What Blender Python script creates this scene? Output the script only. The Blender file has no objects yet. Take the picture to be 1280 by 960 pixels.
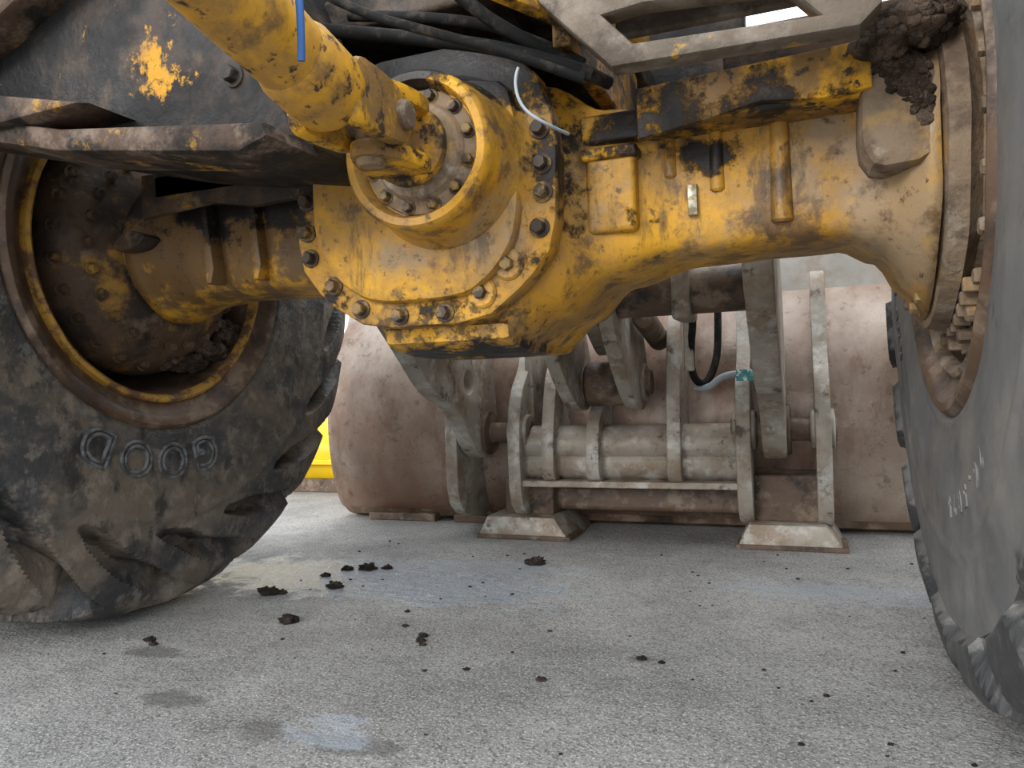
import bpy, bmesh, math, random
from mathutils import Vector, Matrix, noise
random.seed(4)
C=bpy.context.collection
# ---------------------------------------------------------------- materials
def mat(name, base, layers=(), rough=.7, metal=0.0, bumps=((60,.3,.004),), base2=None, bscale=3, rough2=None, spec=.35):
    m=bpy.data.materials.new(name); m.use_nodes=True; nt=m.node_tree; N=nt.nodes; L=nt.links
    b=N['Principled BSDF']; b.inputs['Metallic'].default_value=metal; b.inputs['Specular IOR Level'].default_value=spec
    geo=N.new('ShaderNodeNewGeometry')
    def noi(scale,detail=6,rg=.6,st=(1,1,1),off=0):
        mp=N.new('ShaderNodeMapping'); mp.inputs['Scale'].default_value=st; mp.inputs['Location'].default_value=(off,off*.7,off*1.3)
        L.new(geo.outputs['Position'],mp.inputs[0])
        n=N.new('ShaderNodeTexNoise'); n.inputs['Scale'].default_value=scale; n.inputs['Detail'].default_value=detail; n.inputs['Roughness'].default_value=rg
        L.new(mp.outputs[0],n.inputs['Vector']); return n.outputs['Fac']
    def mix(f,a,c):
        x=N.new('ShaderNodeMix'); x.data_type='RGBA'; L.new(f,x.inputs[0])
        for v,i in ((a,6),(c,7)):
            if isinstance(v,tuple): x.inputs[i].default_value=(*v,1)
            else: L.new(v,x.inputs[i])
        return x.outputs[2]
    def rng(v,a,c,lo=0,hi=1,sm=True):
        r=N.new('ShaderNodeMapRange'); r.interpolation_type='SMOOTHSTEP' if sm else 'LINEAR'
        L.new(v,r.inputs[0]); r.inputs[1].default_value=a; r.inputs[2].default_value=c; r.inputs[3].default_value=lo; r.inputs[4].default_value=hi; return r.outputs[0]
    def math_(op,a,c):
        x=N.new('ShaderNodeMath'); x.operation=op
        for v,i in ((a,0),(c,1)):
            if isinstance(v,(int,float)): x.inputs[i].default_value=v
            else: L.new(v,x.inputs[i])
        return x.outputs[0]
    def dist(c,sc):
        mp=N.new('ShaderNodeMapping'); mp.inputs['Location'].default_value=tuple(-c[q]*sc[q] for q in range(3)); mp.inputs['Scale'].default_value=sc
        L.new(geo.outputs['Position'],mp.inputs[0]); ln=N.new('ShaderNodeVectorMath'); ln.operation='LENGTH'; L.new(mp.outputs[0],ln.inputs[0]); return ln.outputs['Value']
    col=mix(rng(noi(bscale,5),.35,.65),base,base2 or tuple(c*.75 for c in base))
    hgt=None
    for i,l in enumerate(layers):
        v=noi(l['s'],l.get('d',8),l.get('r',.68),l.get('st',(1,1,1)),i*3.7+1.3)
        g=l.get('g')
        if g:
            dp=N.new('ShaderNodeVectorMath'); dp.operation='DOT_PRODUCT'; L.new(geo.outputs['Position'],dp.inputs[0]); dp.inputs[1].default_value=g[:3]
            v=math_('ADD',v,math_('MAXIMUM',math_('ADD',dp.outputs['Value'],g[3]),g[4] if len(g)>4 else -9))
        if l.get('rad'):   # weight by distance from the wheel axle
            cy,cz,r0,r1,k=l['rad']; v=math_('ADD',v,rng(dist((0,cy,cz),(0,1,1)),r0,r1,0,k))
        for (c,rad,k) in l.get('p',()):
            sc=rad if isinstance(rad,tuple) else (rad,rad,rad)
            v=math_('ADD',v,rng(dist(c,tuple(1/q for q in sc)),0,1,k,0,False))
        f=rng(v,l['t']-l.get('w',.03),l['t']+l.get('w',.03),0,l.get('a',1))
        col=mix(f,col,l['c'])
        if 'h' in l:
            t=math_('MULTIPLY',f,l['h']); hgt=t if hgt is None else math_('ADD',hgt,t)
    L.new(col,b.inputs['Base Color'])
    L.new(rng(noi(7,5,.6,off=9),.3,.7,rough-.1,rough2 if rough2 else min(1,rough+.15)),b.inputs['Roughness'])
    nrm=None
    for s,st,di in bumps:
        bp=N.new('ShaderNodeBump'); bp.inputs['Strength'].default_value=st; bp.inputs['Distance'].default_value=di
        L.new(noi(s,5,.6,off=2),bp.inputs['Height'])
        if nrm: L.new(nrm,bp.inputs['Normal'])
        nrm=bp.outputs[0]
    if hgt is not None:
        bp=N.new('ShaderNodeBump'); bp.inputs['Strength'].default_value=.8; bp.inputs['Distance'].default_value=1
        L.new(hgt,bp.inputs['Height'])
        if nrm: L.new(nrm,bp.inputs['Normal'])
        nrm=bp.outputs[0]
    if nrm: L.new(nrm,b.inputs['Normal'])
    return m
YEL=(.72,.36,.016); YEL2=(.52,.25,.02); BRN=(.125,.073,.036); DUST=(.29,.215,.14); BLK=(.016,.012,.010)
AXL=[dict(c=(.28,.155,.045),s=6,t=.51,w=.12,a=.8),
   dict(c=DUST,s=7,t=.62,w=.12,a=.85,p=[((.17,1.25,.8),(.20,.4,.40),.30),((-.62,1.15,.74),(.09,.1,.05),.12),((-.42,1.1,.8),.12,.14),((-.06,1.25,.97),(.25,.2,.08),.12),((-.54,1.06,.88),(.14,.1,.14),.10)]),
   dict(c=BRN,s=15,t=.58,w=.07,a=.88,p=[((-1.22,1.35,.94),(.55,.5,.27),.42),((.0,1.3,.76),(.2,.2,.05),.10),((.15,1.2,.9),(.1,.2,.1),.1)]),
   dict(c=(.07,.042,.022),s=14,t=.61,w=.06,a=.7,d=10,r=.75,st=(1,1,.28),p=[((-.1,1.28,.82),(.3,.2,.12),.07),((-.6,1.15,.8),(.3,.2,.2),.03)]),
   dict(c=(.045,.028,.018),s=40,t=.61,w=.05,a=.8,d=10,r=.75,p=[((-.6,1.15,.63),(.3,.3,.07),.14)]),
   dict(c=BLK,s=10,t=.675,w=.045,h=.0015,d=10,r=.75,g=(0,0,1.0,-.95,-.06),p=[((-.37,1.22,.86),(.09,.2,.16),.38),((-.17,1.27,.90),(.16,.1,.07),.24),((-.13,1.27,.885),(.06,.1,.06),.22),((-.23,1.27,.79),(.06,.1,.04),.24),((-.05,1.27,.80),(.04,.1,.08),.22),
        ((-.40,1.15,.72),(.08,.2,.05),.2),((-1.1,1.3,.98),(.5,.4,.20),.50),((-.62,1.3,.575),(.34,.5,.07),.46),((-.83,1.15,.83),(.05,.1,.12),.28),((-.78,1.15,.69),(.09,.1,.06),.34),((-.58,1.14,.66),(.16,.1,.05),.26),((-.55,1.1,1.04),(.3,.3,.12),.4)])]
m_yel=mat('worn_yellow_paint',YEL,AXL,rough=.46,bumps=((25,.4,.006),(140,.35,.002)),base2=YEL2)
m_yelblk=mat('greasy_yellow_paint',YEL,[dict(c=BRN,s=10,t=.48,w=.08,a=.85),dict(c=BLK,s=9,t=.53,w=.05,h=.0015,d=10,r=.75,p=[((-.04,1.2,.95),(.05,.2,.06),.2),((-.2,1.2,.97),(.1,.2,.08),.15)]),dict(c=(.045,.028,.018),s=45,t=.58,w=.04)],rough=.5,bumps=((22,.5,.008),(140,.3,.002)))
m_shaft=mat('shaft_yellow_paint',YEL,[dict(c=(.30,.165,.045),s=7,t=.49,w=.10,a=.8),dict(c=BRN,s=12,t=.57,w=.07,a=.85,g=(0,-.6,0,.36,-.04)),dict(c=BLK,s=14,t=.62,w=.04,d=10,r=.75),dict(c=(.05,.03,.02),s=50,t=.60,w=.04)],rough=.48,bumps=((25,.4,.005),(140,.3,.002)),base2=YEL2)
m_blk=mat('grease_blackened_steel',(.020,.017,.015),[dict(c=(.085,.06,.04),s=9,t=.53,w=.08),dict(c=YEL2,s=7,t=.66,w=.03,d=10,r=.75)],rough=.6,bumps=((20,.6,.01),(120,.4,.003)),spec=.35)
m_frameL=mat('frame_paint_dark',(.013,.012,.012),[dict(c=(.05,.035,.026),s=7,t=.55,w=.08),dict(c=YEL2,s=17,t=.68,w=.04,d=10,r=.75,p=[((-.90,.9,1.04),(.09,.2,.10),.24)]),dict(c=(.13,.085,.055),s=7,t=.62,w=.08,a=.7)],rough=.55,bumps=((16,.6,.01),(120,.4,.003)),spec=.25)
m_frameF=mat('frame_flange_brown',(.085,.052,.035),[dict(c=(.19,.14,.105),s=12,t=.54,w=.06,a=.8),dict(c=(.02,.016,.013),s=8,t=.52,w=.06),dict(c=(.42,.22,.03),s=12,t=.60,w=.05,a=.8,d=10,r=.75)],rough=.7,bumps=((22,.6,.01),(120,.4,.003)),spec=.25)
m_brn=mat('brown_dirty_metal',(.095,.055,.03),[dict(c=(.36,.19,.03),s=9,t=.63,w=.07,a=.85,p=[((-1.40,1.25,.80),(.14,.2,.10),.22)]),dict(c=(.025,.018,.014),s=8,t=.53,w=.08,a=.9),dict(c=(.20,.14,.09),s=14,t=.61,w=.06,a=.6)],rough=.65,bumps=((25,.6,.008),(150,.4,.003)))
m_bolt=mat('oily_bolt_steel',(.05,.033,.022),[dict(c=(.28,.17,.05),s=30,t=.54,w=.06,a=.8)],rough=.5,bumps=((90,.4,.002),))
m_hub=mat('dusty_hub_metal',(.24,.17,.11),[dict(c=(.42,.25,.06),s=10,t=.59,w=.08,a=.7),dict(c=(.08,.052,.035),s=12,t=.54,w=.08,a=.8),dict(c=(.36,.31,.25),s=16,t=.6,w=.06,a=.6)],rough=.8,bumps=((30,.7,.008),(160,.4,.003)))
m_plate=mat('grey_dusty_plate',(.17,.135,.10),[dict(c=(.28,.235,.19),s=7,t=.55,w=.1,a=.8),dict(c=(.06,.042,.03),s=12,t=.54,w=.07,a=.8),dict(c=(.5,.28,.03),s=12,t=.64,w=.04)],rough=.8,bumps=((25,.6,.008),(140,.4,.003)))
m_rim=mat('rusty_rim',(.12,.07,.042),[dict(c=(.25,.18,.125),s=11,t=.54,w=.08,a=.7),dict(c=(.04,.026,.019),s=8,t=.54,w=.07,a=.85)],rough=.5,bumps=((40,.5,.004),))
m_rimy=mat('rim_edge_yellow',(.50,.27,.04),[dict(c=(.12,.06,.03),s=16,t=.51,w=.06)],rough=.6,bumps=((50,.5,.004),))
m_dirt=mat('caked_dirt',(.055,.036,.026),[dict(c=(.15,.105,.075),s=25,t=.53,w=.08)],rough=.95,bumps=((60,1,.02),(200,.8,.006)),spec=.2)
m_clod=mat('dark_dirt_clods',(.022,.017,.014),[dict(c=(.07,.05,.038),s=60,t=.56,w=.08)],rough=.95,bumps=((90,1,.01),),spec=.2)
m_tireL=mat('muddy_rubber',(.055,.055,.056),[dict(c=(.165,.13,.095),s=4,t=.51,w=.10,a=.8,st=(1,1,1.6),d=10,p=[((-1.4,1.25,.25),(.4,.4,.2),.10)]),dict(c=(.25,.205,.16),s=16,t=.57,w=.06,a=.6,d=10),dict(c=(.018,.018,.019),s=13,t=.59,w=.06,a=.8,d=10,st=(1,1,.6)),dict(c=(.18,.175,.165),s=30,t=.60,w=.05,a=.5)],rough=.45,bumps=((14,.6,.014),(90,.5,.004)))
m_letter=mat('highlight_lettering_rubber',(.16,.16,.16),[dict(c=(.05,.05,.05),s=40,t=.5,w=.08)],rough=.5,bumps=((90,.5,.003),))  # paler grey puts the highlight on the raised letters into their colour
m_tireR=mat('dusty_rubber',(.135,.135,.133),[dict(c=(.24,.215,.185),s=5,t=.56,w=.12,a=.55,p=[((.25,1.1,.4),(.3,.35,.25),.12)]),dict(c=(.075,.075,.074),s=8,t=.57,w=.1,a=.5),dict(c=(.026,.026,.027),s=14,t=.66,w=.08,a=.9,rad=(1.45,.87,.74,.78,.30)),dict(c=(.18,.165,.15),s=30,t=.63,w=.05,a=.5)],rough=.45,bumps=((60,.25,.003),))
m_buck=mat('worn_bucket_steel',(.29,.195,.14),[dict(c=(.43,.36,.30),s=2.6,t=.53,w=.14,a=.7),dict(c=(.17,.09,.055),s=6,t=.55,w=.10,a=.75,st=(1,1,.4),p=[((-1.2,2.8,.05),(2,.4,.25),.14)]),dict(c=(.38,.10,.035),s=5,t=.69,w=.015,st=(1,1,3)),dict(c=(.07,.045,.03),s=30,t=.61,w=.05,a=.5)],rough=.32,metal=.3,bumps=((50,.35,.003),),spec=.5)
m_guard=mat('grey_spill_guard',(.40,.37,.32),[dict(c=(.26,.18,.12),s=5,t=.55,w=.08,a=.6)],rough=.6,bumps=((60,.3,.003),))
m_link=mat('weathered_linkage_steel',(.38,.335,.275),[dict(c=(.22,.15,.095),s=9,t=.54,w=.10,a=.8),dict(c=(.55,.53,.49),s=12,t=.57,w=.08,a=.7),dict(c=(.06,.04,.028),s=14,t=.61,w=.05,a=.8),dict(c=(.40,.25,.07),s=12,t=.66,w=.04,a=.5)],rough=.45,bumps=((45,.5,.004),),metal=.15)
m_linkd=mat('dark_rusty_steel',(.14,.09,.06),[dict(c=(.30,.23,.165),s=12,t=.55,w=.07,a=.65),dict(c=(.04,.028,.02),s=9,t=.57,w=.07)],rough=.5,bumps=((45,.5,.004),))
m_hose=mat('black_rubber_hose',(.012,.012,.012),[dict(c=(.045,.036,.028),s=30,t=.57,w=.08)],rough=.75,bumps=(),spec=.12)
m_hoseg=mat('grey_hose',(.35,.38,.40),rough=.5,bumps=())
m_blue=mat('blue_cable',(.03,.11,.32),rough=.5,bumps=())
m_teal=mat('teal_label',(.03,.33,.33),[dict(c=(.75,.8,.8),s=60,t=.55,w=.02)],rough=.5,bumps=())
m_tag=mat('aluminium_tag',(.40,.37,.28),[dict(c=(.2,.15,.08),s=60,t=.50,w=.05)],rough=.4,metal=.3,bumps=())
m_plow=mat('bright_yellow_paint',(.95,.60,.01),[dict(c=(.5,.28,.03),s=6,t=.66,w=.05,a=.6)],rough=.4,bumps=())

# ---------------------------------------------------------------- helpers
def empty(name,loc=(0,0,0)):
    e=bpy.data.objects.new(name,None); C.objects.link(e); e.empty_display_size=.1; return e
def obj(name,me,m,parent=None,smooth=False,bev=0,seg=2):
    o=bpy.data.objects.new(name,me); C.objects.link(o)
    me.materials.clear(); me.materials.append(m)
    if parent: o.parent=parent
    for p in me.polygons: p.use_smooth=bool(smooth) or bev>0
    if bev:
        b=o.modifiers.new('b','BEVEL'); b.width=bev; b.segments=seg; b.limit_method='ANGLE'; b.angle_limit=math.radians(35); b.harden_normals=True
    elif smooth and smooth!='all':
        try: me.set_sharp_from_angle(angle=math.radians(38))
        except Exception: pass
    return o
def pyd(v,f):
    me=bpy.data.meshes.new('m'); me.from_pydata([tuple(x) for x in v],[],f); me.update()
    bm=bmesh.new(); bm.from_mesh(me); bmesh.ops.recalc_face_normals(bm,faces=bm.faces); bm.to_mesh(me); bm.free(); return me
def box(name,x,y,z,m,parent=None,bev=.004):
    v=[(a,b,c) for a in x for b in y for c in z]
    f=[(0,1,3,2),(4,6,7,5),(0,4,5,1),(2,3,7,6),(0,2,6,4),(1,5,7,3)]
    return obj(name,pyd(v,f),m,parent,bev=bev)
def prism(name,axis,polys,a,b,m,parent=None,bev=.004):
    """polys: outline + holes; axis 'X' -> pts (y,z); axis 'Y' -> pts (x,z); axis 'Z' -> (x,y)"""
    cu=bpy.data.curves.new('c','CURVE'); cu.dimensions='2D'; cu.fill_mode='BOTH'
    for pl in polys:
        s=cu.splines.new('POLY'); s.points.add(len(pl)-1); s.use_cyclic_u=True
        for i,p in enumerate(pl): s.points[i].co=(p[0],p[1],0,1)
    bev=min(bev,(b-a)*.4)
    cu.extrude=(b-a)/2-bev; cu.bevel_depth=bev; cu.bevel_resolution=1; cu.offset=-bev
    t=bpy.data.objects.new('t',cu); C.objects.link(t); dg=bpy.context.evaluated_depsgraph_get()
    me=bpy.data.meshes.new_from_object(t.evaluated_get(dg)); bpy.data.objects.remove(t)
    c=(a+b)/2
    for v in me.vertices:
        x,y,z=v.co
        v.co=(z+c,x,y) if axis=='X' else ((x,z+c,y) if axis=='Y' else (x,y,z+c))
    bm=bmesh.new(); bm.from_mesh(me); bmesh.ops.remove_doubles(bm,verts=bm.verts,dist=1e-5); bmesh.ops.recalc_face_normals(bm,faces=bm.faces); bm.to_mesh(me); bm.free()
    return obj(name,me,m,parent,smooth=True)
def circ(cx,cy,r,n=20,a0=0,a1=2*math.pi):
    return [(cx+r*math.cos(a0+(a1-a0)*i/n),cy+r*math.sin(a0+(a1-a0)*i/n)) for i in range(n+(0 if abs(a1-a0-2*math.pi)<1e-6 else 1))]
def smoothpoly(pl,it=2):
    for _ in range(it):
        q=[]
        for i in range(len(pl)):
            a=pl[i]; b=pl[(i+1)%len(pl)]
            q+= [(a[0]*.8+b[0]*.2,a[1]*.8+b[1]*.2),(a[0]*.2+b[0]*.8,a[1]*.2+b[1]*.8)]
        pl=q
    return pl
def smoothline(pl,it=2):
    for _ in range(it):
        q=[pl[0]]
        for a,b in zip(pl,pl[1:]): q+= [(a[0]*.75+b[0]*.25,a[1]*.75+b[1]*.25),(a[0]*.25+b[0]*.75,a[1]*.25+b[1]*.75)]
        q.append(pl[-1]); pl=q
    return pl
def frame(d):
    d=Vector(d).normalized(); u=d.orthogonal().normalized(); return d,u,d.cross(u)
def revolve(name,o,d,prof,m,parent=None,n=64,closed=False,smooth=True,disp=None):
    """prof (t along axis, r)"""
    o=Vector(o); d,u,w=frame(d); v=[];f=[]
    for t,r in prof:
        for i in range(n):
            a=2*math.pi*i/n; p=o+d*t+(u*math.cos(a)+w*math.sin(a))*r
            if disp: p=p+disp*noise.noise_vector(p*12)
            v.append(p)
    k=len(prof)
    for j in range(k-1+(1 if closed else 0)):
        for i in range(n):
            a=j*n+i;b=j*n+(i+1)%n;c=((j+1)%k)*n+(i+1)%n;e=((j+1)%k)*n+i; f.append((a,b,c,e))
    return obj(name,pyd(v,f),m,parent,smooth=smooth)
def cyl(name,a,b,r,m,parent=None,n=32,ch=.004,r2=None):
    a=Vector(a);b=Vector(b);l=(b-a).length; r2=r2 or r; ch=min(ch,l*.3)
    return revolve(name,a,b-a,[(0,.0005),(0,r-ch),(ch,r),(l-ch,r2),(l,r2-ch),(l,.0005)],m,parent,n)
def tube(name,pts,r,m,parent=None):
    cu=bpy.data.curves.new('c','CURVE'); cu.dimensions='3D'; s=cu.splines.new('NURBS'); s.points.add(len(pts)-1)
    for i,p in enumerate(pts): s.points[i].co=(*p,1)
    s.use_endpoint_u=True; s.order_u=3; cu.bevel_depth=r; cu.bevel_resolution=4; cu.resolution_u=10; cu.use_fill_caps=True
    t=bpy.data.objects.new('t',cu); C.objects.link(t); dg=bpy.context.evaluated_depsgraph_get()
    me=bpy.data.meshes.new_from_object(t.evaluated_get(dg)); bpy.data.objects.remove(t)
    return obj(name,me,m,parent,smooth=True)
def bolts(name,items,m,parent,r=.013,h=.014):
    """items (pos,dir): washer + hex head, merged"""
    v=[];f=[]
    def pr(o,d,r,h,n,rot=0):
        d,u,w=frame(d); b=len(v)
        for k,(t,rr) in enumerate(((0,r),(h*.8,r),(h,r*.86))):
            for i in range(n):
                a=2*math.pi*i/n+rot; v.append(Vector(o)+d*t+(u*math.cos(a)+w*math.sin(a))*rr)
        for k in range(2):
            for i in range(n): f.append((b+k*n+i,b+k*n+(i+1)%n,b+(k+1)*n+(i+1)%n,b+(k+1)*n+i))
        f.append(tuple(b+2*n+i for i in range(n)))
    for p,d in items:
        pr(p,d,r*1.45,h*.3,18); pr(Vector(p)+Vector(d).normalized()*h*.3,d,r,h,6,random.random())
    return obj(name,pyd(v,f),m,parent)
def loft(name,secs,m,parent,n=64,disp=.004):
    """secs (X,yf,yb,zb,zt,exp)"""
    v=[];f=[]
    S=[]
    for a,b in zip(secs,secs[1:]):
        k=max(1,int(abs(b[0]-a[0])/.015))
        for i in range(k):
            t=i/k; t2=t*t*(3-2*t); S.append([a[0]+(b[0]-a[0])*t]+[a[q]+(b[q]-a[q])*t2 for q in range(1,6)])
    S.append(list(secs[-1]))
    for X,yf,yb,zb,zt,e in S:
        cy=(yf+yb)/2; cz=(zb+zt)/2; hy=(yb-yf)/2; hz=(zt-zb)/2
        for i in range(n):
            a=2*math.pi*i/n; c=math.cos(a);s=math.sin(a)
            p=Vector((X,cy+hy*math.copysign(abs(c)**(2/e),c),cz+hz*math.copysign(abs(s)**(2/e),s)))
            p+=noise.noise_vector(p*9)*disp; v.append(p)
    for j in range(len(S)-1):
        for i in range(n): f.append((j*n+i,j*n+(i+1)%n,(j+1)*n+(i+1)%n,(j+1)*n+i))
    f.append(tuple(range(n))); f.append(tuple((len(S)-1)*n+i for i in range(n)))
    return obj(name,pyd(v,f),m,parent,smooth='all')
def mudpile(name,blobs,m,parent,n=90,grain=(.006,.016)):
    """blobs: (centre, radii) ellipsoids covered with clods"""
    bm=bmesh.new(); rnd=random.Random(len(name))
    def ball(c,s,sub):
        r=bmesh.ops.create_icosphere(bm,subdivisions=sub,radius=1); c=Vector(c)
        for v in r['verts']:
            p=v.co.copy(); k=1+.22*noise.fractal(p*1.6+c*20,1,2,3)
            v.co=c+Vector((p.x*s[0],p.y*s[1],p.z*s[2]))*k
    for c,s in blobs:
        ball(c,s,4)
        for i in range(n):
            d=Vector((rnd.gauss(0,1),rnd.gauss(0,1),rnd.gauss(0,1))).normalized(); g=rnd.uniform(*grain)
            ball((c[0]+d.x*s[0]*.95,c[1]+d.y*s[1]*.95,c[2]+d.z*s[2]*.95),(g*rnd.uniform(.8,1.4),g*rnd.uniform(.8,1.4),g),2)
    me=bpy.data.meshes.new('m'); bm.to_mesh(me); bm.free(); return obj(name,me,m,parent,smooth='all')

# ---------------------------------------------------------------- wheels
AY,AZ=1.45,.87
def wheel(name,cx,side,mt,nl,phase,depth,skew,r0,mring,mbar,taper):
    """side=+1 : inner face looks toward +X"""
    E=empty(name)
    half=[(.250,.395),(.262,.405),(.270,.42),(.276,.44),(.281,.47),(.284,.51),(.286,.56),(.286,.61),(.285,.64),(.283,.67)]
    half+=[(.280,.70),(.274,.735),(.266,.77),(.256,.80),(.242,.826),(.225,.845),(.20,.857),(.17,.863)] if taper else [(.282,.70),(.281,.735),(.279,.77),(.275,.80),(.268,.825),(.252,.845),(.22,.857),(.17,.863)]
    half+=[(.13,.867),(.08,.870),(.03,.871)]
    fine=[]
    for a,b in zip(half,half[1:]):
        q=3 if (b[1]<.63 or a[0]<.19) else 5
        for i in range(q): fine.append((a[0]+(b[0]-a[0])*i/q,a[1]+(b[1]-a[1])*i/q))
    fine.append(half[-1]); prof=fine+[(-a,r) for a,r in reversed(fine)]
    n=1200; v=[];f=[]
    s=lambda x:max(0,min(1,x))
    for t,r in prof:
        sg=1 if t>0 else -1
        for i in range(n):
            a=2*math.pi*i/n
            dist=(.25-abs(t)) if r>.83 else -(.83-r)
            sk=dist*skew if dist<0 else dist*1.5
            u=((a+phase+sk+.03*noise.noise(Vector((math.cos(a)*6,math.sin(a)*6,r*8))))*nl/(2*math.pi)+(.5 if sg>0 else 0))%1
            g=1-s((abs(u-.5)-.27)/.06)
            st=s((r-r0-(.03 if taper else 0)*(1-abs(u-.5)*2))/(.03 if taper else .012))
            cut=(1-g)*st*depth*(1 if abs(t)>.05 else .4)
            rr=r; tt=t
            k=s((r-.72)/.10); rr-=cut*k; tt-=sg*cut*(.85-.6*k) if abs(t)>.15 else 0
            if not taper and r>r0: tt+=sg*g*.014*s((r-r0)/.012)*(1 if abs(t)>.2 else 0)   # raised shoulder blocks
            for rb,w0,h0 in ((.432,.004,.003),(.545,.004,.0025),(.635,.005,.003)):
                if abs(r-rb)<w0*2: tt+=sg*h0
            tt+=sg*.003*noise.noise(Vector((math.cos(a)*r*9,math.sin(a)*r*9,t*5)))
            v.append((cx+side*tt, AY+rr*math.cos(a), max(.0,AZ+rr*math.sin(a))))
    for j in range(len(prof)-1):
        for i in range(n): f.append((j*n+i,j*n+(i+1)%n,(j+1)*n+(i+1)%n,(j+1)*n+i))
    o=obj('tire',pyd(v,f),mt,E,smooth=True)
    o.data.set_sharp_from_angle(angle=math.radians(40))
    d=(-side,0,0); O=(cx+side*.275,AY,AZ)
    revolve('rim_flange',O,d,[(.03,.428),(.002,.420),(-.008,.410),(-.006,.396),(.004,.386),(.016,.376),(.020,.364),(.026,.356)],m_rim,E,96,disp=.002)
    revolve('rim_lock_ring',O,d,[(.026,.358),(.012,.354),(.008,.347),(.014,.339),(.03,.334)],mring,E,96,disp=.002)
    revolve('rim_barrel',O,d,[(.028,.338),(.05,.335),(.10,.328),(.2,.32),(.40,.315),(.42,.30),(.43,.1),(.43,.001)],mbar,E,96)
    revolve('rim_outer_flange',O,d,[(.40,.33),(.50,.36),(.52,.42)],m_rim,E,64)
    return E
wl=wheel('loader_wheel',-1.72,1,m_tireL,19,.05,.075,-2.4,.655,m_rimy,m_rim,True)
wr=wheel('loader_wheel.001',.49,-1,m_tireR,21,.02,.10,.3,.75,m_hub,m_hub,False)
def letter(ch,parent,x,side,r,ang,size,m,depth=.003,fill=False):
    cu=bpy.data.curves.new('l','FONT'); cu.body=ch; cu.size=size; cu.align_x='CENTER'; cu.align_y='CENTER'
    cu.fill_mode='BOTH' if fill else 'NONE'; cu.bevel_depth=depth; cu.bevel_resolution=2; cu.extrude=.001
    t=bpy.data.objects.new('t',cu); C.objects.link(t); dg=bpy.context.evaluated_depsgraph_get()
    me=bpy.data.meshes.new_from_object(t.evaluated_get(dg)); bpy.data.objects.remove(t)
    yv=Vector((0,math.cos(ang),math.sin(ang))); zv=Vector((side,0,0)); xv=yv.cross(zv)
    M=Matrix((xv,yv,zv)).transposed().to_4x4(); M.translation=Vector((x,AY+r*math.cos(ang),AZ+r*math.sin(ang)))
    me.transform(M); o=obj('sidewall_letter',me,m,parent,smooth=True); return o
for i,ch_ in enumerate('GOOD'):
    a=math.radians(-79-i*12.5); letter(ch_,wl,-1.72+.284,1,.492,a,.115,m_letter,.0045)
for i,ch_ in enumerate('26.5R25'):
    a=math.radians(-126+i*4.6); letter(ch_,wr,.49-.2865,-1,.56,a,.045,m_tireR,.0012,True)
for i,ch_ in enumerate('RADIAL'):
    a=math.radians(-30+i*5); letter(ch_,wr,.49-.2865,-1,.60,a,.04,m_tireR,.0012,True)

# ---------------------------------------------------------------- axle
ax=empty('front_axle')
loft('axle_housing',[(-1.40,1.28,1.62,.70,1.04,2),(-1.36,1.29,1.61,.715,1.03,2),(-1.30,1.30,1.58,.735,1.02,2.4),(-1.20,1.30,1.54,.745,.99,4),(-.92,1.29,1.54,.74,.99,6),(-.84,1.27,1.60,.70,1.0,5),(-.76,1.22,1.66,.65,1.04,5),(-.70,1.19,1.66,.605,1.08,6),(-.60,1.185,1.66,.595,1.12,7),(-.47,1.185,1.66,.60,1.10,6),(-.40,1.21,1.63,.645,1.05,5),(-.31,1.26,1.55,.705,1.0,6),(-.18,1.285,1.53,.738,.98,7),(.06,1.285,1.53,.742,.98,7),(.12,1.27,1.58,.715,1.02,4),(.165,1.21,1.69,.65,1.10,2.4),(.183,1.19,1.71,.61,1.13,2)],m_yel,ax)
fl=[(-.80,1.03),(-.838,.95),(-.845,.757),(-.79,.685),(-.70,.632),(-.49,.632),(-.41,.69),(-.36,.75),(-.352,.93),(-.39,1.04),(-.5,1.09),(-.7,1.09)]
prism('carrier_flange','Y',[smoothpoly(fl,1)],1.15,1.20,m_yel,ax,.008)
sp=[(-.78,1.0),(-.795,.93),(-.795,.79),(-.75,.715),(-.68,.672),(-.51,.672),(-.455,.71),(-.415,.77),(-.405,.92),(-.43,1.03)]
prism('carrier_face','Y',[smoothpoly(sp,2)],1.125,1.16,m_yel,ax,.012)
DX,DZ=-.54,.888
revolve('differential_nose',(DX,1.15,DZ),(0,-1,0),[(-.01,.168),(.0,.152),(.02,.138),(.05,.129),(.095,.121),(.105,.122),(.118,.120),(.124,.115),(.124,.104),(.116,.100),(.098,.097),(.096,.07),(.10,.06),(.11,.05),(.112,.001)],m_yel,ax,96,disp=.003)
revolve('seal_housing',(DX,1.055,DZ),(0,-1,0),[(0,.096),(.006,.094),(.008,.076),(.018,.070),(.022,.052),(.026,.045),(.026,.001)],m_hub,ax,64)
bolts('nose_bolts',[((DX+.085*math.cos(a),1.049,DZ+.085*math.sin(a)),(0,-1,0)) for a in [math.radians(15+30*i) for i in range(12)]],m_bolt,ax,.0085,.010)
bl=[(-.812,.95),(-.818,.865),(-.82,.81),(-.815,.765),(-.768,.712),(-.715,.668),(-.64,.652),(-.555,.652),(-.488,.68),(-.44,.722),(-.385,.775),(-.378,.83),(-.378,.875),(-.38,.93),(-.80,1.0)]
bolts('flange_bolts',[((x,1.15,z),(0,-1,0)) for x,z in bl],m_bolt,ax,.0115,.014)
for k,(x,z) in enumerate(((-.488,.68),(-.44,.722))):
    cyl('bolt_boss_%d'%(k+1),(x,1.16,z),(x,1.143,z),.026,m_yel,ax,24)
cyl('drain_plug',(-.60,1.35,.605),(-.60,1.35,.58),.03,m_bolt,ax,6)
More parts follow.
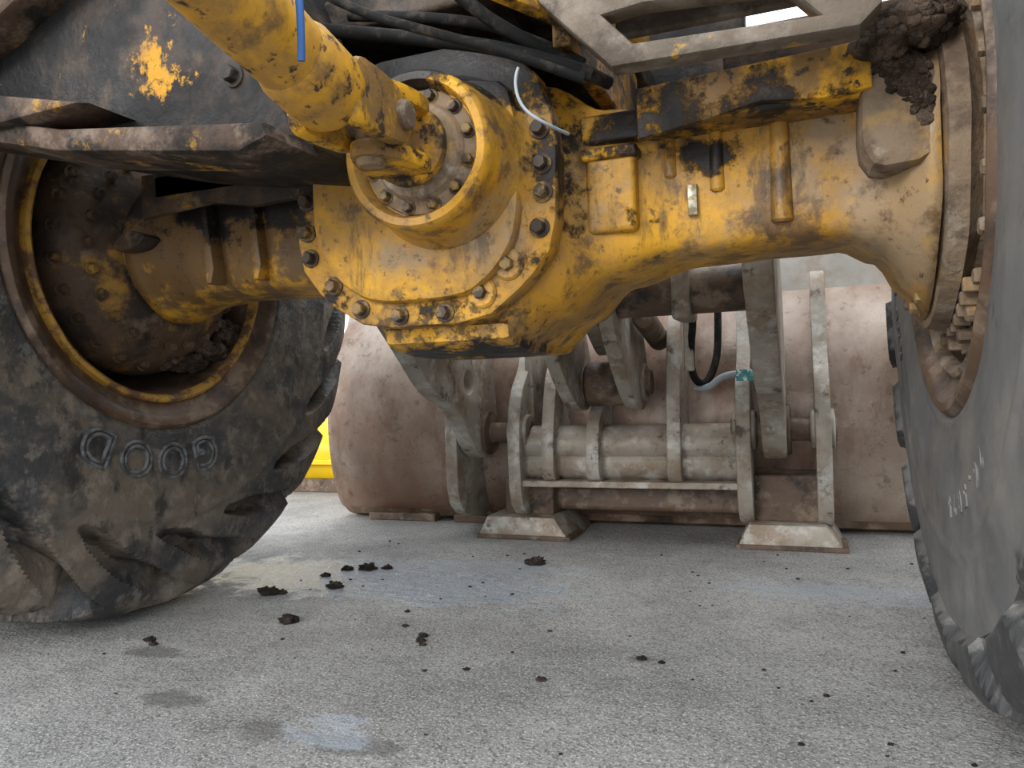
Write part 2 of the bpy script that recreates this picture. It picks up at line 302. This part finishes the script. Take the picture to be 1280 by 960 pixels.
prism('bottom_rib','X',[smoothpoly([(1.19,.64),(1.20,.60),(1.30,.585),(1.55,.585),(1.62,.61),(1.55,.66)],1)],-.70,-.46,m_yel,ax,.012)
box('mount_block',(-.335,-.25),(1.245,1.33),(.775,.905),m_yel,ax,.01)
box('mount_block_cap',(-.34,-.245),(1.235,1.33),(.895,.915),m_yelblk,ax,.006)
prism('casting_tag','Y',[[(-.172,.795),(-.157,.795),(-.157,.845),(-.172,.845)]],1.275,1.29,m_tag,ax,.002)
for k,(x,z0,z1,r) in enumerate([(-.125,.83,.93,.011),(-.028,.77,.93,.015),(-.20,.86,.93,.010)]):
    cyl('rib_%d'%(k+1),(x,1.288,z0),(x,1.288,z1),r*1.15,m_yel,ax,16,r2=r)
box('top_mount_pad',(-.235,.105),(1.21,1.55),(.925,.985),m_yelblk,ax,.008)
prism('top_pad_lip','Y',[[(-.235,.985),(.10,1.0),(.10,.93),(.03,.925),(-.05,.935),(-.13,.92),(-.235,.905)]],1.195,1.215,m_yelblk,ax,.004)
box('top_mount_pad_step',(-.345,-.235),(1.25,1.55),(.925,.975),m_yelblk,ax,.008)
prism('knuckle_block','Y',[smoothpoly([(.085,.965),(.08,.85),(.10,.815),(.17,.82),(.183,.86),(.183,.965)],1)],1.20,1.36,m_hub,ax,.015)
for k,x in enumerate((-1.16,-1.04)):
    prism('left_rib_%d'%(k+1),'Y',[[(x-.010,.92),(x+.006,.92),(x+.022,.79),(x+.014,.76),(x+.002,.76)]],1.265,1.31,m_yel,ax,.004)
prism('left_bump','Y',[smoothpoly([(-1.40,.865),(-1.36,.893),(-1.30,.875),(-1.33,.85),(-1.39,.845)],2)],1.25,1.30,m_brn,ax,.006)
box('left_upper_mount',(-1.25,-.88),(1.22,1.54),(.93,.99),m_blk,ax,.01)
prism('left_mount_web','Y',[[(-1.28,.99),(-.86,.99),(-.86,.90),(-1.0,.895),(-1.1,.915),(-1.28,.90)]],1.22,1.24,m_brn,ax,.004)
revolve('brake_drum',(-1.42,AY,AZ),(-1,0,0),[(-.015,.14),(0,.15),(.004,.17),(.02,.20),(.05,.245),(.09,.275),(.13,.285),(.16,.28),(.40,.28),(.40,.001)],m_brn,wl,80,disp=.006)
bolts('drum_bolts',[((-1.447,AY+.222*math.cos(a),AZ+.222*math.sin(a)),(1,0,0)) for a in [2*math.pi*i/24 for i in range(24)]],m_brn,wl,.010,.013)
bolts('drum_rim_nuts',[((-1.505,AY+.264*math.cos(a),AZ+.264*math.sin(a)),(1,0,0)) for a in [2*math.pi*(i+.5)/24 for i in range(24)]],m_brn,wl,.011,.016)
revolve('hub_flange',(.185,AY,AZ),(1,0,0),[(0,.001),(0,.25),(.004,.27),(.03,.275),(.04,.26),(.05,.25),(.12,.262),(.22,.27),(.40,.27),(.40,.001)],m_hub,wr,80,disp=.004)
bolts('hub_bolts',[((.183,AY+.235*math.cos(a),AZ+.235*math.sin(a)),(-1,0,0)) for a in [2*math.pi*i/20 for i in range(20)]],m_hub,wr,.011,.014)
bolts('drum_nuts',[((.245,AY+.30*math.cos(a),AZ+.30*math.sin(a)),(-1,0,0)) for a in [2*math.pi*i/24 for i in range(24)]],m_hub,wr,.012,.018)
revolve('wheel_disc',(.245,AY,AZ),(1,0,0),[(0,.25),(0,.315),(.01,.325),(.03,.33)],m_hub,wr,80,disp=.003)
for k in range(6):
    a=math.radians(-128+k*6.5); box('hub_tooth_%d'%(k+1),(.215,.24),(AY+.279*math.cos(a)-.007,AY+.279*math.cos(a)+.007),(AZ+.279*math.sin(a)-.010,AZ+.279*math.sin(a)+.012),m_hub,wr,.003)
mudpile('mud_in_rim',[((-1.50,1.55,.615),(.03,.07,.02)),((-1.50,1.64,.65),(.03,.06,.025)),((-1.50,1.70,.70),(.03,.04,.03))],m_dirt,wl,60,(.006,.013))
mudpile('mud_on_knuckle',[((.115,1.22,.985),(.045,.06,.020)),((.16,1.20,1.005),(.05,.06,.030)),((.12,1.19,.995),(.03,.03,.03))],m_dirt,ax,110,(.004,.011))
mudpile('mud_streak',[((.145,1.203,.94),(.028,.008,.035)),((.165,1.203,.90),(.016,.007,.03)),((.125,1.203,.965),(.03,.008,.02))],m_dirt,ax,50,(.003,.007))

# ---------------------------------------------------------------- drive shaft
ds=empty('drive_shaft')
SA=Vector((-.515,-.1,1.09)); SB=Vector((-.535,.775,.900)); sd=(SB-SA).normalized()
cyl('shaft_tube',SA,SB,.046,m_shaft,ds,48)
revolve('shaft_weld_collar',SB-sd*.005,sd,[(-.05,.046),(-.035,.051),(.02,.052),(.038,.049),(.052,.040),(.058,.026),(.058,.001)],m_shaft,ds,48)
for s_,n_ in ((1,'a'),(-1,'b')):
    prism('yoke_ear_'+n_,'X',[smoothpoly([(.79,.935),(.79,.85),(.85,.85),(.92,.855),(.935,.89),(.915,.925),(.86,.935)],2)],-.54+s_*.040-.012,-.54+s_*.040+.012,m_yelblk,ds,.006)
    prism('flange_yoke_ear_'+n_,'Z',[smoothpoly([(-.59,1.008),(-.49,1.008),(-.497,.93),(-.52,.88),(-.56,.88),(-.583,.93)],2)],.893+s_*.042-.012,.893+s_*.042+.012,m_yelblk,ds,.006)
cyl('joint_cross_x',(-.602,.905,.892),(-.478,.905,.892),.020,m_hub,ds)
cyl('joint_cross_z',(-.54,.905,.83),(-.54,.905,.953),.020,m_hub,ds)
cyl('companion_flange',(-.54,1.0,.888),(-.54,1.026,.888),.060,m_yelblk,ds,48,.006)

# ---------------------------------------------------------------- chassis
ch=empty('loader_chassis')
prism('left_frame_box','Y',[[(-1.38,1.015),(-1.03,.93),(-.71,.875),(-.66,.887),(-.69,.965),(-.74,1.12),(-.82,1.33),(-1.38,1.4)]],.90,1.18,m_frameL,ch,.008)
prism('left_frame_flange','Y',[[(-1.38,.985),(-1.03,.90),(-.70,.853),(-.65,.868),(-.66,.888),(-1.03,.935),(-1.38,1.02)]],.83,.95,m_frameF,ch,.008)
prism('left_frame_gusset','Y',[[(-1.38,1.09),(-1.15,1.0),(-.95,.955),(-1.15,.95),(-1.38,.99)]],.81,.91,m_frameF,ch,.008)
prism('left_frame_upper_flange','Y',[[(-1.38,1.06),(-1.20,1.115),(-1.02,1.20),(-1.0,1.24),(-1.2,1.15),(-1.38,1.10)]],.84,.91,m_frameF,ch,.006)
bolts('left_frame_bolts',[((-.76,.90,.99),(0,-1,0))],m_blk,ch,.012,.014)
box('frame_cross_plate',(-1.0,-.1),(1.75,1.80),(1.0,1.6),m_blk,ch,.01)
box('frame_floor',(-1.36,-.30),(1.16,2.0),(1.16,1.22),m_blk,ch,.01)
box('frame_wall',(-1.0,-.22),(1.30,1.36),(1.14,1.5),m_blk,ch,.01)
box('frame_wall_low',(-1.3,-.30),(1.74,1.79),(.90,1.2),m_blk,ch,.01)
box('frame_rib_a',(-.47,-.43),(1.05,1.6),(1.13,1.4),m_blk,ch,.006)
box('frame_rib_b',(-.34,-.31),(1.10,1.6),(1.03,1.4),m_yelblk,ch,.006)
prism('front_bracket_plate','Y',[[(-.42,1.20),(-.335,1.065),(-.235,.957),(.075,.952),(.10,.975),(.10,1.30),(-.42,1.30)],[(-.245,1.03),(-.205,.985),(.03,.975),(-.01,1.02),(-.19,1.035)]],1.03,1.07,m_plate,ch,.006)
box('bracket_inner_plate',(-.25,.02),(1.13,1.15),(1.04,1.25),m_plate,ch,.006)
box('frame_top_right',(-.12,.3),(1.40,1.5),(1.04,1.14),m_brn,ch,.01)
prism('diagonal_strut','Z',[[(-.46,.85),(-.44,.85),(-.22,1.25),(-.26,1.25)]],1.06,1.09,m_yelblk,ch,.004)
tube('chassis_hose_a',[(-.74,.95,1.18),(-.62,.97,1.09),(-.46,.97,1.02),(-.36,1.0,.985),(-.28,1.05,.955)],.007,m_hose,ch)
tube('chassis_hose_b',[(-.75,1.05,1.12),(-.55,1.06,1.07),(-.38,1.06,1.02),(-.28,1.1,.98)],.011,m_hose,ch)
tube('chassis_hose_c',[(-.55,1.0,1.2),(-.45,1.05,1.09),(-.36,1.08,1.03),(-.30,1.13,1.0),(-.27,1.17,.99)],.010,m_hose,ch)
tube('chassis_hose_d',[(-.70,1.12,1.16),(-.50,1.12,1.12),(-.36,1.12,1.05),(-.30,1.13,1.01)],.009,m_hose,ch)
tube('thin_wire',[(-.34,.95,.945),(-.348,.95,.93),(-.338,.95,.89),(-.30,.95,.862),(-.29,1.0,.865)],.0022,m_hoseg,ch)
tube('blue_cable',[(-.468,.65,1.1),(-.466,.65,.95),(-.463,.65,.90),(-.468,.655,.865)],.004,m_blue,ch)

# ---------------------------------------------------------------- bucket
bk=empty('loader_bucket')
tube('bucket_hose_black',[(-.33,2.42,.80),(-.32,2.42,.72),(-.335,2.43,.62),(-.335,2.45,.53),(-.30,2.47,.50),(-.27,2.50,.56),(-.26,2.54,.64),(-.26,2.55,.8)],.012,m_hose,bk)
tube('bucket_hose_grey',[(-.33,2.47,.50),(-.29,2.46,.49),(-.25,2.46,.53),(-.19,2.46,.54),(-.15,2.47,.53)],.011,m_hoseg,bk)
def sheet(name,prof,x0,x1,th,m,parent,nx=40):
    v=[];f=[]; P=prof; k=len(P)
    nr=[]
    for i in range(k):
        a=Vector(P[max(0,i-1)]);b=Vector(P[min(k-1,i+1)]); t=(b-a).normalized(); nr.append(Vector((t.y,-t.x)))
    for j in range(nx+1):
        x=x0+(x1-x0)*j/nx
        for i in range(k): v.append((x,P[i][0],P[i][1]))
        for i in range(k): q=Vector(P[i])+nr[i]*th; v.append((x,q[0],q[1]))
    w=2*k
    for j in range(nx):
        for i in range(k-1):
            f.append((j*w+i,j*w+i+1,(j+1)*w+i+1,(j+1)*w+i)); f.append((j*w+k+i,(j+1)*w+k+i,(j+1)*w+k+i+1,j*w+k+i+1))
        f.append((j*w,(j+1)*w,(j+1)*w+k,j*w+k)); f.append((j*w+k-1,j*w+2*k-1,(j+1)*w+2*k-1,(j+1)*w+k-1))
    for j in (0,nx):
        for i in range(k-1): f.append((j*w+i,j*w+i+1,j*w+k+i+1,j*w+k+i))
    return obj(name,pyd(v,f),m,parent,smooth=True)
arc=[(3.82,.03)]+smoothline([(3.2,.03),(2.85,.03),(2.765,.04),(2.72,.12),(2.685,.26),(2.675,.42),(2.70,.58),(2.76,.71),(2.84,.80)],2)
x0b,x1b=-1.81,1.15
sheet('bucket_shell',arc,x0b,x1b,-.03,m_buck,bk)
e=arc[-1]
sheet('spill_guard',[(e[0]-.005,e[1]-.01),(e[0]+.01,e[1]+.05),(e[0]+.06,e[1]+.25),(e[0]+.2,e[1]+.45)],x0b,x1b,-.025,m_guard,bk)
side=[(3.82,.0),(3.2,.0),(2.85,.0)]+[(y-.012,z-.006) for y,z in arc[6:]]+[(e[0]+.2,e[1]+.45),(3.78,.75)]
for nm,x in (('a',x0b-.03),('b',x1b)):
    prism('side_plate_'+nm,'X',[side],x,x+.03,m_buck,bk,.005)
sheet('wear_strip',[(2.725,.085),(2.755,.028),(2.80,.012),(3.1,.01)],x0b+.03,x1b-.03,.014,m_linkd,bk)
for k,x in enumerate((-1.68,-1.3,.5)): box('wear_pad_%d'%(k+1),(x,x+.3),(2.70,3.3),(0,.03),m_linkd,bk,.005)
hp=[(2.44,.07),(2.80,.03),(2.80,.80),(2.76,.88),(2.66,.84),(2.58,.60),(2.47,.50),(2.43,.36)]
hp=smoothpoly(hp,2)
PY,PZ=2.52,.36
for k,x in enumerate((-1.195,-.96,-.21,.018)):
    prism('hinge_plate_%d'%(k+1),'X',[hp],x,x+.045,m_link,bk,.005)
    cyl('hinge_boss_%d'%(k+1),(x-.012,PY,PZ),(x+.057,PY,PZ),.062,m_link,bk,40)
    cyl('hinge_cap_%d'%(k+1),(x-.018,PY,PZ),(x+.063,PY,PZ),.040,m_linkd,bk,32)
for nm,x in (('a',-1.19),('b',-.205)):
    cyl('hinge_pin_'+nm,(x-.015,PY,PZ),(x+.27,PY,PZ),.035,m_linkd,bk)
for nm,x0,x1 in (('a',-1.08,-.76),('b',-.21,.09)):
    prism('ground_pad_'+nm,'Y',[[(x0,0),(x1,0),(x1-.01,.02),(x1-.05,.075),(x0+.03,.075),(x0,.02)]],2.45,2.75,m_link,bk,.004)
    box('ground_pad_foot_'+nm,(x0-.01,x1+.01),(2.44,2.6),(0,.014),m_linkd,bk,.003)
box('pad_post_a',(-1.01,-.83),(2.52,2.75),(.07,.20),m_linkd,bk,.01)
box('pad_post_b',(-.17,.03),(2.52,2.75),(.07,.22),m_linkd,bk,.01)
cb=smoothpoly([(2.48,.22),(2.48,.28),(2.53,.34),(2.60,.36),(2.74,.36),(2.74,.19),(2.53,.19)],2)
prism('cross_beam','X',[cb],-.95,-.19,m_link,bk,.004)
box('lower_beam',(-.95,-.19),(2.58,2.75),(.08,.17),m_linkd,bk,.02)
box('cross_beam_toe',(-.93,-.20),(2.45,2.56),(.178,.20),m_link,bk,.004)
cyl('beam_tube',(-.93,2.54,.315),(-.2,2.54,.315),.066,m_link,bk,48)
gs=lambda zt:smoothpoly([(2.43,.18),(2.76,.18),(2.76,zt+.05),(2.66,zt+.05),(2.52,zt-.02),(2.45,.38)],2)
for k,(x,zt) in enumerate(((-.665,.46),(-.40,.74),(-.82,.60))):
    prism('gusset_%d'%(k+1),'X',[gs(zt)],x-.022,x+.022,m_link,bk,.004)
box('vertical_web',(-.93,-.90),(2.55,2.75),(.30,.74),m_link,bk,.006)

# ---------------------------------------------------------------- boom & linkage
bm_=empty('loader_boom')
arm=smoothpoly([(1.80,.76),(1.95,.64),(2.1,.51),(2.28,.45),(2.40,.31),(2.48,.27),(2.58,.28),(2.61,.36),(2.58,.62),(2.48,.80),(2.25,.95),(1.95,1.15),(1.82,1.15)],2)
for nm,x0,x1 in (('left',-1.12,-1.06),('right',-.130,-.062)):
    prism(nm+'_arm','X',[arm,circ(2.36,.54,.04)],x0,x1,m_link,bm_,.006)
    cyl(nm+'_arm_boss',(x0-.012,PY,PZ),(x1+.012,PY,PZ),.078,m_linkd,bm_,40)
cyl('cross_tube',(-1.07,2.2,.775),(-.12,2.2,.775),.066,m_linkd,bm_,48)
box('tube_clamp',(-.34,-.29),(2.12,2.28),(.69,.86),m_link,bm_,.01)
lk=smoothpoly([(2.0,1.0),(2.10,.70),(2.32,.50),(2.44,.435),(2.56,.43),(2.62,.52),(2.58,.64),(2.46,.80),(2.36,1.0)],2)
for nm,x in (('a',-.72),('b',-.525)):
    prism('tilt_link_'+nm,'X',[lk],x-.022,x+.022,m_link,bm_,.005)
    cyl('tilt_link_boss_'+nm,(x-.034,2.52,.52),(x+.034,2.52,.52),.062,m_link,bm_)
    cyl('tilt_pin_cap_'+nm,(x-.042,2.52,.52),(x+.042,2.52,.52),.034,m_linkd,bm_)
cyl('tilt_pin',(-.77,2.52,.52),(-.475,2.52,.52),.042,m_linkd,bm_)
cyl('tilt_pin_collar',(-.695,2.52,.52),(-.55,2.52,.52),.074,m_linkd,bm_,ch=.012)
prism('bellcrank','X',[smoothpoly([(2.2,1.0),(2.3,.72),(2.5,.60),(2.56,.66),(2.56,1.0)],2)],-.65,-.60,m_link,bm_,.008)
cyl('tilt_rod',(-.46,2.34,.72),(-.46,2.60,.66),.036,m_linkd,bm_)
box('valve_bracket',(-.355,-.325),(2.42,2.47),(.55,.80),m_link,bm_,.006)
box('label_plate',(-.20,-.13),(2.42,2.43),(.515,.55),m_teal,bm_,.001)

# ---------------------------------------------------------------- yellow plow blade
pb=empty('plow_blade')
pp=[(3.55,.04),(3.42,.05),(3.36,.12),(3.34,.20),(3.36,.28),(3.42,.34),(3.5,.38)]
sheet('moldboard',pp,-4.2,-1.98,.02,m_plow,pb)
box('moldboard_rib',(-4.2,-1.98),(3.315,3.36),(.15,.175),m_plow,pb,.004)
box('cutting_edge',(-4.2,-1.98),(3.38,3.44),(0,.07),m_linkd,pb,.004)

# ---------------------------------------------------------------- ground
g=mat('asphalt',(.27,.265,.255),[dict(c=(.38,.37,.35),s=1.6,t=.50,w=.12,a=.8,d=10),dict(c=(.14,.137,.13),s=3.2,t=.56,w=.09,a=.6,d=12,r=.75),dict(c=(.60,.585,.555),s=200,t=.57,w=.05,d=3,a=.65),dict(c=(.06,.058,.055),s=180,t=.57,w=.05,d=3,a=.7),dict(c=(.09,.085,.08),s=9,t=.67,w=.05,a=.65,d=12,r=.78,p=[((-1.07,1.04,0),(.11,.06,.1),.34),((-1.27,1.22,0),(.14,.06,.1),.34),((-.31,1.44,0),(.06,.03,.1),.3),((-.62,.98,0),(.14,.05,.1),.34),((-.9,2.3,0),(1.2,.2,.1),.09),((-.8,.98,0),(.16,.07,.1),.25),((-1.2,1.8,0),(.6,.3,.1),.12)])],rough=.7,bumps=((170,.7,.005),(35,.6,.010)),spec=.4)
nt=g.node_tree;N=nt.nodes;L=nt.links;b=N['Principled BSDF']
geo=N.new('ShaderNodeNewGeometry'); nz=N.new('ShaderNodeTexNoise'); nz.inputs['Scale'].default_value=11; nz.inputs['Detail'].default_value=12; nz.inputs['Roughness'].default_value=.8; L.new(geo.outputs['Position'],nz.inputs['Vector'])
tot=None
for (cx,cy,rx,ry,k) in ((-1.30,1.86,.50,.22,1),(-.98,1.83,.44,.18,1),(-.70,.985,.085,.035,1),(-.72,1.04,.05,.03,1),(.05,2.0,.3,.10,.6),(-.9,2.05,.35,.08,.6)):
    mp=N.new('ShaderNodeMapping'); mp.vector_type='POINT'; mp.inputs['Location'].default_value=(-cx/rx,-cy/ry,0); mp.inputs['Scale'].default_value=(1/rx,1/ry,0)
    L.new(geo.outputs['Position'],mp.inputs[0]); ln=N.new('ShaderNodeVectorMath'); ln.operation='LENGTH'; L.new(mp.outputs[0],ln.inputs[0])
    ad=N.new('ShaderNodeMath'); ad.operation='MULTIPLY_ADD'; L.new(nz.outputs[0],ad.inputs[0]); ad.inputs[1].default_value=4.0; L.new(ln.outputs['Value'],ad.inputs[2])
    mr=N.new('ShaderNodeMapRange'); mr.interpolation_type='SMOOTHSTEP'; L.new(ad.outputs[0],mr.inputs[0]); mr.inputs[1].default_value=2.6; mr.inputs[2].default_value=3.1; mr.inputs[3].default_value=k; mr.inputs[4].default_value=0
    if tot is None: tot=mr.outputs[0]
    else:
        mx=N.new('ShaderNodeMath'); mx.operation='MAXIMUM'; L.new(tot,mx.inputs[0]); L.new(mr.outputs[0],mx.inputs[1]); tot=mx.outputs[0]
def mixin(sock,val,amt=1):
    src=sock.links[0].from_socket; x=N.new('ShaderNodeMix'); x.data_type='RGBA' if sock.type=='RGBA' else 'FLOAT'
    f=N.new('ShaderNodeMath'); f.operation='MULTIPLY'; L.new(tot,f.inputs[0]); f.inputs[1].default_value=amt; L.new(f.outputs[0],x.inputs[0])
    if sock.type=='RGBA': L.new(src,x.inputs[6]); x.inputs[7].default_value=(*val,1); L.new(x.outputs[2],sock)
    else: L.new(src,x.inputs[2]); x.inputs[3].default_value=val; L.new(x.outputs[0],sock)
mixin(b.inputs['Base Color'],(.36,.42,.50),.5); mixin(b.inputs['Roughness'],.22,.95)  # bluish tint paints the sky's reflection into the colour of the wet patches
v=[(-40,-30,0),(40,-30,0),(40,60,0),(-40,60,0)]
obj('ground',pyd(v,[(0,1,2,3)]),g)
bm=bmesh.new()
def clod(x,y,s):
    r=bmesh.ops.create_icosphere(bm,subdivisions=3,radius=1); c=Vector((x,y,0))
    for vv in r['verts']:
        p=vv.co.copy(); k=1+.6*noise.fractal(p*1.8+c*9,1,2,4); vv.co=c+Vector((p.x*s*1.3*k,p.y*s*k,max(0,(p.z*.6+.25)*s*k)))
for x,y,s in ((-1.34,1.65,.020),(-1.31,1.66,.012),(-1.2,1.75,.018),(-1.13,1.46,.018),(-.76,2.12,.022),(-.78,1.45,.008),(-.77,1.42,.008),(-.755,1.4,.006),(-.46,1.29,.007),(-1.22,1.95,.020),(-1.28,1.93,.014),(-1.17,1.97,.012),(-.61,1.30,.005),(-1.35,1.27,.010),(-1.32,1.25,.007),(-.31,1.44,.007),(-.27,1.43,.005),(-1.3,1.85,.011),(-.9,1.6,.005),(-.85,1.5,.006)): clod(x,y,s)
for i in range(70): clod(random.uniform(-1.4,.3),random.uniform(.9,2.4),random.uniform(.0015,.004))
me=bpy.data.meshes.new('d'); bm.to_mesh(me); bm.free(); obj('dirt_clods',me,m_clod,None,smooth='all')

# ---------------------------------------------------------------- light, world
w=bpy.data.worlds.new('overcast_sky'); bpy.context.scene.world=w; w.use_nodes=True; bg=w.node_tree.nodes['Background']
bg.inputs[0].default_value=(.90,.95,1,1); bg.inputs[1].default_value=2.6
sl=bpy.data.lights.new('fill_light','SUN'); sl.energy=1.9; sl.angle=math.radians(20); sl.color=(1,.98,.96)  # added fill from behind the camera to light the axle under overcast sky
so=bpy.data.objects.new('fill_light',sl); C.objects.link(so); so.rotation_euler=Vector((.35,.9,-.38)).to_track_quat('-Z','Y').to_euler()
# ---------------------------------------------------------------- camera
TH=math.radians(21); RO=math.radians(2); H=.53
F=Vector((-math.sin(TH),math.cos(TH),0)); R=Vector((math.cos(TH),math.sin(TH),0)); Z=Vector((0,0,1))
cr=R*math.cos(RO)-Z*math.sin(RO); cu=R*math.sin(RO)+Z*math.cos(RO)
cam=bpy.data.objects.new('camera',bpy.data.cameras.new('camera')); C.objects.link(cam)
m=Matrix((cr,cu,-F)).transposed().to_4x4(); m.translation=(0,0,H); cam.matrix_world=m; cam.data.lens=27; cam.data.clip_start=.02
bpy.context.scene.camera=cam
bpy.context.scene.view_settings.view_transform='Standard'
